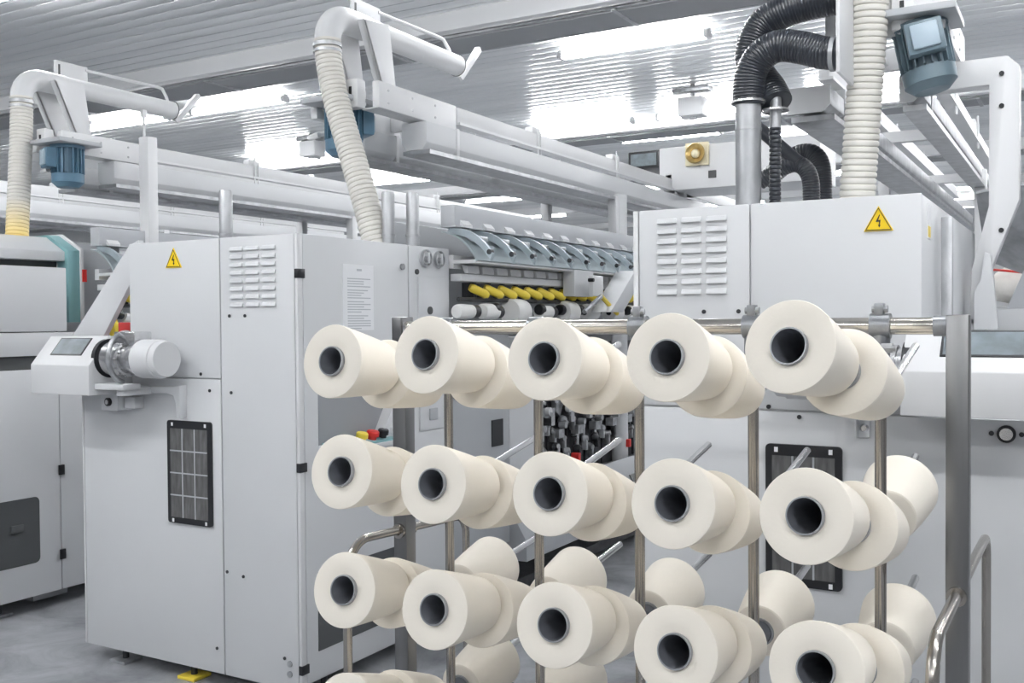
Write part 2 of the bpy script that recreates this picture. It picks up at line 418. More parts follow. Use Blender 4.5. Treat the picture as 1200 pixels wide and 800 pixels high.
for x, z in ((-3.465, 1.34), (-3.52, 1.415), (-3.335, 1.68), (-3.24, 1.68), (-3.33, 1.335), (-3.37, .52), (-3.27, .51), (-3.44, .16), (-3.03, .18)): screw(M2, x, z, F)
for z in (1.86, 1.02, .14): B(-2.946, -2.925, F-.006, F+.042, z-.02, z+.02, bev=.002).build('hinge', BLACK, M2)
MB().cyl((-3.0, F-.006, .115), (-3.0, F+.01, .115), .014, 14).build('lock', CAST, M2); MB().cyl((-3.0, F-.006, .16), (-3.0, F+.01, .16), .014, 14).build('lock', CAST, M2)
# paper notice on the side door
XS = -2.93
pp = B(XS-.002, XS, 3.578, 3.805, 1.61, 1.915).build('paper_notice', PAPER, M2, label='printed paper sheet with a small heading')
m = MB(); zz = 1.85
random.seed(3)
for k in range(19):
    w = random.choice((.17, .17, .15, .10, .12, .17)); m.box(XS-.001, XS+.0008, 3.61, 3.61+w, zz-.0035, zz+.001); zz -= .0118 + (.006 if k in (3, 7, 12) else 0)
m.box(XS-.001, XS+.0008, 3.68, 3.715, 1.885, 1.895); m.build('print_lines', PRINT, pp)
MB().cyl((XS-.004, 4.035, 1.92), (XS+.008, 4.035, 1.92), .016, 16).build('door_lock', CAST, M2)
for y in (4.225, 4.345):
    g = MB().lathe([(0, -.005), (.042, -.005), (.042, .02), (.036, .02), (.036, .012), (0, .012)], (XS, y, 1.972), (1, 0, 0), 28).build('gauge', PAINTW, M2)
    MB().lathe([(.036, .008), (.044, .008), (.044, .022), (.036, .022), (.036, .008)], (XS, y, 1.972), (1, 0, 0), 28).build('gauge_rim', CAST, g)
    MB().lathe([(0, .011), (.02, .011), (.018, .03), (0, .03)], (XS, y+.004, 1.965), (1, 0, 0), 16).build('gauge_knob', CAST, g)
    m = MB(); m.box(XS, XS+.034, y-.006, y+.006, 1.945, 2.0); m.build('needle', PAINT, g)
MB().cyl((XS-.004, 4.16, 1.90), (XS+.006, 4.16, 1.90), .014, 14).build('plug', DARKG, M2)
hp = B(XS-.004, XS+.008, 4.165, 4.415, 1.45, 1.875, bev=.003).build('hatch_panel', PAINT, M2)
MB().cyl((XS+.004, 4.26, 1.705), (XS+.016, 4.26, 1.705), .02, 16).build('hatch_lock', DARKG, hp)
hp = B(XS-.004, XS+.007, 4.17, 4.40, 1.09, 1.33, bev=.003).build('hatch_panel', PAINT, M2)
B(XS+.006, XS+.016, 4.25, 4.32, 1.14, 1.20, bev=.003).build('hatch_pull', PAINTG, hp)
# operator recess with push buttons
rc = MB(); rc.prism([(3.40, 1.40), (4.0, 1.40), (4.0, 1.10), (3.40, 1.10)], 'x', XS-.004, XS+.001); rc = rc.build('control_recess', RECESS, M2, label='recessed operator panel with push buttons')
MB().prism([(XS-.002, 1.105), (XS+.10, 1.085), (XS+.10, 1.07), (XS-.002, 1.07)], 'y', 3.40, 4.0).build('button_shelf', PAINTW, rc)
MB().prism([(XS, 1.113), (XS+.088, 1.095), (XS+.088, 1.085), (XS, 1.10)], 'y', 3.42, 3.90).build('button_plate', TEAL, rc)
MB().prism([(3.78, 1.10), (3.88, 1.10), (4.08, 1.40), (3.98, 1.40)], 'x', XS-.002, XS+.055).build('recess_cheek', PAINTW, rc)
for y, mm, r in ((3.48, GREENP, .02), (3.635, YEL2, .028), (3.715, RED, .03), (3.795, BLACK, .026), (3.87, PAINTW, .02)):
    MB().lathe([(0, .045), (r*.85, .045), (r, .04), (r, .02), (r*.7, .018), (r*.7, 0), (0, 0)], (XS+.05, y, 1.098), (.2, 0, 1), 18).build('push_button', mm, rc)
B(XS-.003, XS+.002, 3.385, 4.02, .195, .545).build('side_window', DARKG, M2, label='dark window low in the side door')
# console on the left
console(M2, -4.405, 1)
# sloping plate and pieces behind the console
m = MB(); m.prism([(-3.99, 2.055), (-4.06, 2.03), (-4.49, 1.595), (-4.60, 1.48), (-4.36, 1.45), (-4.252, 1.595), (-4.06, 1.84), (-3.99, 1.84)], 'y', 3.33, 3.36, .002); m.build('sloping_plate', PAINT, M2)
m = MB().box(-4.36, -4.0, 3.50, 3.62, 1.50, 1.655, bev=.004).build('red_cover', RED, M2, label='red cover behind the control console')
m = MB().box(-4.24, -4.17, 3.494, 3.502, 1.575, 1.64).build('cover_label', PAPER, m)
for x, y in ((-4.14, 3.34), (-3.0, 3.5), (-4.1, 4.3), (-3.0, 4.3)): foot(M2, x, y)
foot(M2, -3.66, 3.34, YEL2)
for p in ((-3.70, 3.62), (-3.06, 4.10), (-2.98, 4.20)):
    m = MB().lathe([(0, 0), (.033, 0), (.033, .265), (.03, .275), (0, .275)], (p[0], p[1], 2.03), (0, 0, 1), 20).build('stub_pipe', GALV, M2)
    MB().lathe([(.033, .0), (.037, .0), (.037, .012), (.033, .012)], (p[0], p[1], 2.08), (0, 0, 1), 20).build('pipe_clip', CAST, m)

# ------------------------------------------------------------------ working section along a machine's long side
def working_section(root, ox, y0, y1, units=True):
    X = lambda d: ox + d
    b = MB(); b.box(X(-.06), X(.03), y0, y1, 2.16, 2.268, bev=.004); b.box(X(-.06), X(.04), y0, y1, 2.150, 2.160); b.build('top_beam', PAINTG2, root)
    y = y0 + .05; k = 0; tabs = MB()
    while y < y1:
        MB().prism([(X(.03), 2.19), (X(.055), 2.165), (X(.055), 2.15), (X(.03), 2.15)], 'y', y, y+.09).build('beam_tab', PAINTW if k % 2 == 0 else PAINT, root); y += .235; k += 1
    y = y0 + .02
    while y < y1 - .1:
        path = bez((X(-.02), y, 2.15), (X(.10), y, 2.15), (X(.19), y, 2.09), (X(.25), y, 2.0), 10)
        a = MB()
        for p, q in zip(path, path[1:]):
            a.prism([(p.x, p.z), (q.x, q.z), (q.x-.012, q.z-.035), (p.x-.012, p.z-.035)], 'y', y, y+.022)
        for p in path[1:8:2]: a.box(p.x-.012, p.x+.012, y+.022, y+.10, p.z-.04, p.z-.028)
        ar = a.build('swing_arm', BLUEGREY, root)
        k = MB(); e = path[9]; k.cyl((e.x, y-.004, e.z-.016), (e.x, y+.026, e.z-.016), .014, 12); k.build('arm_pivot', DARKM, ar)
        k = MB(); q = path[4]; k.box(q.x-.05, q.x+.02, y+.05, y+.16, q.z-.05, q.z-.02, .004); k.build('arm_block', CAST, ar)
        k = MB(); q = path[1]; k.box(q.x-.02, q.x+.03, y+.06, y+.12, q.z-.05, q.z-.006, .003); k.build('arm_latch', DARKM, ar); y += .235
    m = MB()
    pth = bez((X(-.05), 0, 2.13), (X(.05), 0, 2.12), (X(.13), 0, 2.05), (X(.17), 0, 1.97), 8)
    for p, q in zip(pth, pth[1:]): m.prism([(p.x, p.z), (q.x, q.z), (q.x-.008, q.z-.006), (p.x-.008, p.z-.006)], 'y', y0, y1)
    m.build('arm_tray', BLUEW, root)
    m = MB(); m.box(X(.02), X(.16), y0, y1, 1.955, 1.972); m.box(X(-.02), X(.02), y0, y1, 1.93, 2.0); m.build('cover_rail', PAINTW, root)
    m = MB(); m.box(X(.0), X(.07), y0, y1, 1.862, 1.90, bev=.003); m.build('yarn_rail', PAINT, root)
    y = y0 + .06
    while y < y1 - .2:
        k = MB(); k.prism([(X(.03), 1.952), (X(.07), 1.945), (X(.075), 1.905), (X(.05), 1.902)], 'y', y, y+.12, .004); k.build('tension_cover', PAINTW, root); y += .155
    B(X(-.42), X(-.40), y0, y1, .10, 2.2).build('rear_panel', PAINTG, root)
    m = MB(); m.cyl((X(.05), y0, 1.765), (X(.05), y1, 1.765), .012, 10); m.build('drive_shaft', DARKM, root)
    if not units: return
    y = y0 + .16
    while y < y1:
        MB().lathe([(0, 0), (.018, 0), (.024, .015), (.024, .10), (.014, .12), (0, .12)], (X(.02), y, 1.835), (.5, .62, -.35), 14).build('yarn_guide', YEL2, root, label='yellow yarn guide')
        MB().box(X(-.05), X(.03), y+.03, y+.055, 1.77, 1.86).build('guide_arm', DARKM, root); y += .155
    y = y0 + .1
    while y < y1:
        MB().lathe([(0, 0), (.03, 0), (.034, .01), (.034, .04), (.02, .05), (0, .05)], (X(.08), y+.20, 1.715), (0, 1, 0), 16).build('spool_chuck', BLACK, root)
        y += .27

working_section(M2, -2.93, 4.47, 9.0)
# side panel past the door, slot and lower panels
B(-3.45, -2.95, 4.47, 5.12, .34, 1.62, bev=.004).build('end_frame', PAINTG, M2)
B(-2.952, -2.944, 4.915, 5.04, .925, 1.078).build('slot', BLACK, M2)
MB().cyl((-2.955, 4.55, 1.30), (-2.94, 4.55, 1.30), .075, 24).build('hand_hole', BLACK, M2)
B(-3.15, -3.05, 5.30, 5.72, .40, 1.55, bev=.004).build('unit_panel', PAINT, M2)
# winding unit mechanisms
random.seed(11)
y = 5.18; k = 0
while y < 8.2:
    u = MB(); u.box(-3.32, -3.20, y, y+.27, .55, 1.48); r = u.build('winding_unit', DARKM, M2)
    m = MB(); m.lathe([(0, 0), (.06, 0), (.06, .02), (.03, .022), (.03, .05), (0, .05)], (-3.2, y+.08, 1.16), (1, .1, 0), 20)
    m.prism([(y+.02, 1.22), (y+.14, 1.24), (y+.17, 1.10), (y+.10, .98), (y+.04, 1.02)], 'x', -3.19, -3.15, .006); m.build('cast_bracket', CAST, r)
    m = MB(); m.lathe([(0, 0), (.028, 0), (.028, .03), (0, .03)], (-3.12, y+.14, 1.04), (1, 0, 0), 14); m.build('white_roller', PAINTW, r)
    m = MB(); m.sweep(bez((-3.2, y+.05, 1.3), (-3.0, y+.06, 1.34), (-3.02, y+.18, 1.22), (-3.08, y+.2, 1.10), 8), .014, 8)
    m.box(-3.2, -3.1, y+.17, y+.22, .94, 1.06); m.lathe([(0, 0), (.035, 0), (.035, .06), (.015, .07), (0, .07)], (-3.19, y+.2, 1.25), (1, 0, 0), 16); m.build('lever', CHROME, r)
    m = MB(); m.lathe([(0, 0), (.022, 0), (.022, .05), (0, .05)], (-3.13, y+.05, .93), (1, 0, 0), 12); m.box(-3.18, -3.12, y+.02, y+.1, .84, .9); m.build('guide_block', CAST, r)
    for q in range(5):
        yy, zz2 = y+.03+.05*q, .72+.055*((q*3+k) % 5)
        m = MB(); m.lathe([(0, 0), (.02+.006*(q % 3), 0), (.028+.006*(q % 3), .012), (.018, .05), (0, .05)], (-3.195, yy, zz2), (1, random.uniform(-.4, .4), random.uniform(-.4, .4)), 14)
        m.box(-3.19, -3.15, yy-.012, yy+.014, zz2-.075, zz2, .003); m.build('spindle_casting', (CAST, CHROME, DARKM, CAST, PAINTG)[q], r)
    for q in range(4):
        yy, zz2 = y+.04+.065*q, .96+.07*((q*2+k) % 5)
        m = MB(); m.lathe([(0, 0), (.03, 0), (.034, .01), (.034, .03), (.014, .035), (.014, .07), (0, .07)], (-3.15, yy, zz2), (1, random.uniform(-.5, .5), random.uniform(-.3, .5)), 16); m.build('tension_disc', (CHROME, CAST, PAINTG, DARKM)[q], r)
    if k in (3, 6): MB().box(-3.12, -3.06, y+.2, y+.24, .66, .72, .005).build('red_lever', RED, r)
    y += .30; k += 1
m = MB(); m.prism([(-3.02, .60), (-2.86, .34), (-2.86, .22), (-3.02, .22)], 'y', 5.16, 8.4); lp = m.build('lower_panel', PAINTG, M2)
for y in (5.3, 5.62, 6.0, 6.4, 6.9):
    MB().prism([(-2.945, .49), (-2.895, .41), (-2.890, .41), (-2.940, .49)], 'y', y, y+.16).build('lower_slot', BLACK, lp)
B(-3.4, -2.95, 4.47, 9.0, .02, .09).build('base_beam', DARKM, M2)
for y in (5.0, 6.2, 7.4): foot(M2, -2.98, y)
MB().cyl((-3.15, 7.2, FZ), (-3.15, 7.2, 2.62), .065, 20).build('column', PAINT, M2)
# doffing head in front of the arms
dh = B(-2.84, -2.76, 5.62, 5.90, 1.80, 1.965, bev=.004).build('doffing_head', PAINT, M2)
m = MB(); m.prism([(5.86, 1.70), (6.06, 1.70), (6.44, 1.96), (6.26, 1.98)], 'x', -2.76, -2.62, .004); m.build('head_plate', PAINT, dh)
m = MB().box(-2.70, -2.67, 5.70, 5.86, 1.80, 1.93, bev=.006).build('head_cover', PAINTW, dh)
MB().cyl((-2.70, 5.70, 1.90), (-2.664, 5.70, 1.90), .012, 10).build('head_screw', BLACK, dh)
for (a, b2), mm in ((((5.55, 1.70), (5.80, 1.80)), CAST), (((5.80, 1.80), (6.05, 1.69)), YEL2)):
    MB().cyl((-2.66, a[0] if False else a[0], a[1]), (-2.66, b2[0], b2[1]), .014, 10).build('yarn_feeler', mm, dh)

# white packages riding the working section of the middle machine
spots = [(4.50, .040), (4.75, .046), (5.06, .078), (5.41, .042), (5.72, .074), (6.05, .058), (6.44, .064), (6.75, .056)]
wl_names = ['small white bobbin nearest the grey cabinet in the row behind the rack', 'second small white bobbin from the grey cabinet, behind the rack rail',
 'larger white bobbin left of the doffing head plates', 'small white bobbin under the yellow and grey feeler rods', 'largest white bobbin right of the doffing head plates',
 'white bobbin with dark end, second right of the doffing head', 'white bobbin with black core facing the aisle, near the right machine', 'last white bobbin in the row, half hidden by the right machine']
for (y, r), l in zip(spots, wl_names):
    t = empty('bobbin', (-2.86, y, 1.70), l, 'bobbin', 'white bobbins on the middle machine')
    fr = y > 6
    MB().lathe([(.02 if fr else 0, -.002), (r*.86, 0), (r*.96, .012), (r, .04), (r*.92, .14), (r*.8, .147), (.02, .149)], (-2.86, y-.08, 1.70), (0, 1, 0), 24).build('yarn', WYARN, t)
    MB().lathe([(0, 0), (.019, 0), (.019, .06), (.024, .062), (.024, .19), (.016, .195), (0, .195)] if fr else [(0, .14), (.034, .145), (.036, .155), (.036, .195), (.025, .21), (0, .21)], (-2.86, y-(.083 if fr else .08), 1.70), (0, 1, 0), 18).build('core', BLACK, t)

# ------------------------------------------------------------------ right machine head (behind the rack)
M1 = empty('winding_machine', (-.9, 4.2, 0), 'large light grey winding machine behind the yarn rack, yellow warning triangle near its top right', 'textile machine')
B(-1.37, -.442, F+.012, 5.0, .06, 2.028, bev=.004).build('cabinet_body', PAINT, M1)
B(-.45, -.07, F+.012, 4.46, .06, 1.30, bev=.004).build('lower_body', PAINT, M1)
B(-1.378, -1.360, F-.002, F+.03, .045, 2.03, bev=.003).build('corner_post', PAINTW, M1)
B(-1.356, -.964, F, F+.013, 1.352, 2.03, bev=.003).build('front_panel', PAINT, M1)
B(-.958, -.43, F, F+.013, 1.352, 2.03, bev=.003).build('front_panel', PAINT, M1)
B(-1.356, -.07, F, F+.013, .045, 1.345, bev=.003).build('front_panel', PAINT, M1)
B(-.442, -.43, F+.018, 3.90, 1.30, 2.028, bev=.003).build('side_panel', PAINT, M1)
B(-.442, -.43, 3.905, 5.0, 1.30, 2.028, bev=.003).build('side_panel', PAINT, M1)
louvers(M1, -1.295, -1.03, 1.725, 2.005, F)
filter_grille(M1, -.908, -.664, .778, 1.24, F)
triangle_sign(M1, -.555, 1.92, F, .088)
for x, z in ((-1.12, 1.675), (-1.0, 1.675), (-.55, 1.672), (-.9, 1.36), (-.80, 1.33)): screw(M1, x, z, F)
console(M1, -.03, -1, .052, False)
m = MB().lathe([(0, -.008), (.026, -.008), (.026, .004), (0, .004)], (-.196, F, 1.305), (0, 1, 0), 24).build('round_button', BLACK, M1)
MB().lathe([(0, -.016), (.018, -.016), (.018, -.006), (0, -.006)], (-.196, F, 1.305), (0, 1, 0), 24).build('button_face', CHROME, m)
for dx in (-.04, .04): screw(M1, -.196+dx, 1.305, F)
for xc in (-.60, -.333):
    m = MB(); m.box(xc-.02, xc+.02, F-.012, F, 1.275, 1.42, .003); m.box(xc-.02, xc-.014, F-.045, F, 1.275, 1.42); a = m.build('mounting_plate', PAINT, M1)
    MB().lathe([(0, -.018), (.009, -.018), (.014, -.012), (.014, -.01), (0, -.01)], (xc+.004, F-.002, 1.305), (0, 1, 0), 14).build('bolt', CHROME, a)
tg = MB().box(-.432, -.428, 3.40, 3.47, 1.90, 2.01).build('paper_tag', PAPER, M1, label='narrow tag on the side panel'); MB().box(-.4285, -.4272, 3.405, 3.465, 1.905, 1.94).build('tag_patch', YEL2, tg)
# vertical support tube beside the side panel
MB().box(-.415, -.38, 3.62, 3.655, FZ, 1.985, .003).build('support_tube', GALV, M1)
for x, y in ((-1.3, 3.4), (-.5, 3.5), (-1.3, 4.8), (-.15, 4.3)): foot(M1, x, y)
# rear housing and portal column at the right
m = MB(); m.prism([(-.384, 1.60), (-.296, 1.60), (-.312, 1.79), (-.324, 1.90), (-.345, 1.91), (-.36, 1.80), (-.384, 1.75)], 'y', 4.42, 4.47, .003); m.build('rear_cheek', PAINT, M1)

# ------------------------------------------------------------------ left machine head, seen side on
M3 = empty('winding_machine', (-5.9, 4.0, 0), 'light grey winding machine at the left edge, dark inset panel low on its side', 'textile machine')
XB = -5.30
B(-6.5, XB-.012, 3.0, 5.2, .065, 1.385, bev=.004).build('cabinet_body', PAINT, M3)
B(XB-.013, XB, 3.0, 3.826, .065, 1.385, bev=.003).build('side_door', PAINT, M3)
B(XB-.013, XB, 3.832, 5.2, .065, 1.385, bev=.003).build('side_panel', PAINT, M3)
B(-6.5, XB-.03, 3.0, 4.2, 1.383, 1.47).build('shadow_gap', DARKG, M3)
B(-6.5, XB, 3.0, 3.96, 1.465, 1.60, bev=.004).build('ledge', PAINT, M3)
B(-6.5, XB, 3.0, 3.89, 1.606, 1.985, bev=.004).build('upper_box', PAINT, M3)
m = MB(); pts = []
z0, z1, ya, yb, r = .26, .645, 3.0, 3.685, .03
pts = [(ya, z0), (yb-r, z0)] + [(yb-r+r*math.sin(R(a)), z0+r-r*math.cos(R(a))) for a in (22, 45, 68)] + [(yb, z0+r), (yb, z1-r)] + [(yb-r+r*math.cos(R(a)), z1-r+r*math.sin(R(a))) for a in (22, 45, 68)] + [(yb-r, z1), (ya, z1)]
m.prism(pts, 'x', XB-.002, XB+.003); pn = m.build('inset_panel', DARKG, M3, label='dark grey inset panel with rounded corners')
MB().box(XB+.003, XB+.012, 3.50, 3.58, .455, .50, .01).build('finger_grip', DARKG, pn)
for z in (.78, .275): B(XB-.004, XB+.012, 3.815, 3.85, z-.03, z+.03, bev=.002).build('hinge', BLACK, M3)
B(XB-.001, XB+.002, 3.39, 3.412, .64, .72).build('sticker', ORANGE, M3)
for y in (3.5, 4.6): foot(M3, XB-.12, y)
B(XB-.5, XB-.12, 3.72, 3.95, .0, .05).build('foot_beam', PAINTG, M3)
# hood with teal band behind the box
hood = [(-6.7, 2.21), (-5.83, 2.21), (-5.65, 2.11), (-5.65, 2.05), (-6.7, 2.05)]
MB().prism(hood, 'y', 3.0, 4.14, .004).build('hood', PAINT, M3)
MB().box(-6.7, -5.75, 3.0, 4.15, 1.6, 2.05).build('hood_inside', DARKG, M3)
band = [(-6.7, 2.225), (-5.82, 2.225), (-5.62, 2.12), (-5.62, 1.66), (-5.73, 1.66), (-5.73, 2.05), (-6.7, 2.05)]
MB().prism(band, 'y', 4.14, 4.225, .003).build('teal_band', TEAL, M3, label='teal painted band around the hood')
w = [(a, b+.01) if b > 2 else (a, b) for a, b in band]
MB().prism([(a+.008, b) for a, b in w], 'y', 4.225, 4.25, .003).build('white_band', PAINTW, M3)
MB().box(-5.615, -5.605, 4.235, 4.265, 1.92, 2.0).build('red_lamp', RED, M3)
working_section(M3, -5.50, 4.26, 8.6, units=True)
MB().lathe([(0, 0), (.055, 0), (.065, .01), (.065, .05), (.04, .06), (0, .06)], (-5.40, 4.30, 1.88), (.3, .9, .1), 20).build('yellow_drum', YEL2, M3, label='yellow drum beside the teal band')
MB().lathe([(0, 0), (.06, 0), (.06, .03), (0, .03)], (-5.42, 4.30, 1.62), (.3, .9, .1), 20).build('yellow_disc', YEL2, M3)
random.seed(4)
for k in range(9):
    y, z = 4.3+.07*k, 1.72-.03*(k % 4)
    m = MB(); m.lathe([(0, 0), (.03, 0), (.035, .02), (.02, .06), (0, .06)], (-5.38, y, z), (random.uniform(-.3, 1), 1, random.uniform(-.6, .6)), 14); m.build('spindle_part', (DARKM, PAINTW, BLACK, CAST)[k % 4], M3)

# ------------------------------------------------------------------ overhead travelling carriages
def electric_motor(parent, x, y, ztop, big, light, box_dir):
    r, L = .095, .18
    m = MB(); m.lathe([(0, 0), (r+.012, 0), (r+.012, -.02), (r-.012, -.022), (r-.012, -L), (r+.006, -L-.005), (r+.004, -L-.06), (r*.7, -L-.09), (0, -L-.095)], (x, y, ztop), (0, 0, 1), 28)
    mo = m.build('motor', big, parent, label='blue electric motor hung below the carriage')
    f = MB()
    for k in range(20):
        a = 2*math.pi*k/20; ca, sa = math.cos(a), math.sin(a)
        q = [(x+(r-.014)*ca-.003*sa, y+(r-.014)*sa+.003*ca), (x+(r-.014)*ca+.003*sa, y+(r-.014)*sa-.003*ca), (x+(r+.008)*ca+.003*sa, y+(r+.008)*sa-.003*ca), (x+(r+.008)*ca-.003*sa, y+(r+.008)*sa+.003*ca)]
        f.prism(q, 'z', ztop-L, ztop-.02)
    f.build('cooling_fins', big, mo)
    # terminal box on the face looking down the aisle
    a = box_dir; M = Matrix.Translation((x, y, ztop-.105)) @ Matrix.Rotation(a, 4, 'Z')
    t = MB(); t.box(-.068, .068, -r-.055, -r+.01, -.045, .08, .006); t.xform(M); tb = t.build('terminal_box', big, mo)
    t = MB(); t.box(-.05, .05, -r-.068, -r-.05, -.03, .066, .006); t.xform(M); t.build('box_lid', light, tb)
    return mo

def carriage(px, label, hose_top, hose_foot, hmat, motor_cols, mbox, dx_motor=.08, far=10.4, rod=False, hose_mid=None):
    t = empty('travelling_carriage', (px, 4.6, 2.77), label, 'overhead carriage', 'travelling suction carriages above the machines')
    xr, xl = px+.25, px-.20
    b = MB(); b.box(xr-.045, xr, 4.22, 4.96, 2.77, 2.91, .004); b.box(xr-.12, xr-.045, 4.23, 4.95, 2.77, 2.778); sb = b.build('side_beam', PAINTW, t)
    for y in (4.30, 4.52, 4.74):
        for z in (2.805, 2.872): MB().cyl((xr-.01, y, z), (xr+.003, y, z), .007, 8).build('rivet', CAST, sb)
    B(xl, xl+.045, 4.20, 4.96, 2.75, 2.88, bev=.004).build('side_beam', PAINT, t)
    B(xl+.045, xr-.13, 4.24, 4.28, 2.80, 2.88, bev=.004).build('cross_beam', PAINTW, t); B(xl+.045, xr-.045, 4.86, 4.90, 2.78, 2.88, bev=.004).build('cross_beam', PAINTW, t)
    e = B(xr-.19, xr-.105, 4.17, 4.24, 2.775, 2.925, bev=.006).build('end_block', PAINTW, t)
    B(xr-.158, xr-.142, 4.166, 4.172, 2.815, 2.885).build('slot', BLACK, e)
    pl = [(4.44, 2.89), (4.555, 2.89), (4.49, 3.285), (4.265, 3.26)]
    for x in (px+.10, px-.12):
        m = MB(); m.prism(pl, 'x', x, x+.02, .002); m.prism([(4.44, 2.89), (4.452, 2.89), (4.277, 3.26), (4.265, 3.26)], 'x', x-.025, x+.02); m.build('leg_plate', PAINTW, t)
    zc, r = 3.265, .064
    m = MB(); path = [(px, 5.36, zc), (px, 4.40, zc)]
    m.sweep(path, r, 28); m.build('suction_pipe', PAINTW, t)
    m = MB(); Rb = .14
    el = [(px, 4.42, zc), (px, 4.25, zc)] + [(px, 4.25-Rb*math.sin(R(a)), zc-Rb+Rb*math.cos(R(a))) for a in range(10, 91, 8)]
    m.sweep(el, .069, 28); m.build('pipe_elbow', PAINTW, t)
    m = MB(); m.lathe([(0, -.004), (r+.004, -.004), (r+.004, .0), (0, .0)], (px, 5.364, zc), (0, 1, 0), 28); m.build('pipe_end', DARKG, t)
    m = MB(); m.prism([(5.36, 3.19), (5.39, 3.175), (5.62, 3.41), (5.60, 3.435), (5.575, 3.43)], 'x', px+.0, px+.028, .003); m.build('end_flap', PAINTW, t)
    m = MB(); m.box(px-.10, px-.085, 4.42, 4.68, 3.25, 3.455, .003); br = m.build('bar_bracket', PAINTW, t)
    B(px-.085, px-.083, 4.445, 4.46, 3.36, 3.43).build('slot', DARKG, br)
    m = MB(); m.sweep([(px-.09, 4.66, 3.43), (px-.09, 5.30, 3.44), (px-.085, 5.335, 3.435), (px-.05, 5.345, 3.37), (px-.03, 5.345, 3.315)], .012, 8); m.build('pull_bar', PAINTW, t)
    mx = px+dx_motor
    B(mx-.16, mx+.14, 4.10, 4.42, 2.812, 2.84, bev=.004).build('motor_plate', PAINTG, t)
    electric_motor(t, mx, 4.26, 2.81, motor_cols[0], motor_cols[1], mbox)
    m = MB(); m.sweep(bez((mx-.12, 4.2, 2.66), (mx-.25, 4.2, 2.63), (mx-.28, 4.3, 2.7), (mx-.2, 4.5, 2.74), 8), .015, 10); m.build('motor_cable', PAINTW, t)
    top = Vector((px, 4.25-Rb, zc-Rb+.01)); ft = Vector(hose_foot)
    md = Vector(hose_mid) if hose_mid else (top*.5+ft*.5)
    path = bez(top, top+Vector((0, 0, -.3)), md + (md-(top+ft)/2)*.6, ft, 60)
    ribbed(path, .070, .0245, .007).build('flexible_hose', hmat, t, label='ribbed cream suction hose')
    m = MB(); m.lathe([(.07, 0), (.076, 0), (.076, .02), (.07, .02)], (px, 4.25-Rb, zc-Rb-.035), (0, 0, 1), 24); m.lathe([(.07, 0), (.076, 0), (.076, .014), (.07, .014)], (px, 4.25-Rb, zc-Rb-.065), (0, 0, 1), 24); m.build('hose_clamp', GALV, t)
    if rod:
        m = MB(); m.cyl((xr+.02, 4.86, 2.82), (xr+.02, 4.86, 3.12), .010, 8); m.box(xr+.005, xr+.035, 4.845, 4.875, 3.10, 3.15); m.build('stop_rod', PAINTW, t)
    return t

def rails(px, label, y0b=4.58, y1=10.6, dz=0.0, lmat=None, sx=0.0):
    t = empty('overhead_rail', (px, 7.5, 2.5), label, 'overhead rail', 'overhead rails carrying the suction carriages')
    for s, x in ((1, px+.25), (-1, px-.25)):
        a, b = (x-.05, x) if s > 0 else (x, x+.05)
        m = MB(); m.box(a, b, 4.97, y1, 2.815, 2.905, .003); m.box(min(a, b)-.0, max(a, b)+.02, 4.97, y1, 2.80, 2.815); m.build('upper_rail', PAINTW, t)
        c, d = (x-.12, x+.05) if s > 0 else (x-.05+sx, x+.12+sx)
        if lmat and s > 0: c, d = x-.03, x+.05
        zt, zb = (2.715, 2.615) if lmat else (2.755, 2.60)
        m = MB()
        m.prism([(c, zt+dz), (d, zt+dz), (d, 2.64+dz), (d-.03, zb+dz), (c+.03, zb+dz), (c, 2.64+dz)], 'y', y0b, y1, .004); lb = m.build('lower_beam', lmat or PAINT, t)
        if lmat: MB().prism([(c-.004, zt+.005+dz), (d+.004, zt+.005+dz), (d+.004, 2.64+dz), (d-.03, zb-.005+dz), (c-.004, zb-.005+dz)], 'y', y0b-.006, y0b).build('end_cap', PAINTW, lb)
        m = MB(); m.box(c-.004, d+.004, y0b+.30, y0b+.33, 2.598+dz, 2.76+dz, .001); m.build('joint_plate', PAINTW, lb)
        m = MB(); m.box(c+.01, d+.02, y0b, y1, 2.575+dz, 2.598+dz); m.build('bottom_flange', GALV, lb)
        for y in (5.9, 7.2, 8.5):
            m = MB(); m.box(x-.06, x+.0, y, y+.12, 2.905, 2.945, .004); m.cyl((x+.012, y+.05, 2.76), (x+.012, y+.05, 2.97), .006, 8); m.cyl((x+.012, y+.09, 2.76), (x+.012, y+.09, 2.93), .006, 8)
            m.build('rail_clip', PAINTW, t)
    for y in (6.0, 8.0, 9.8): B(px-.25, px+.25, y, y+.06, 2.64, 2.70).build('cross_tie', PAINTW, t)
    for y, x in ((7.1, px+.29), (10.4, px+.29), (7.1, px-.30), (10.4, px-.30)):
        B(x-.035, x+.035, y, y+.07, 2.0, 2.60, bev=.003).build('rail_post', PAINTW, t)
    return t

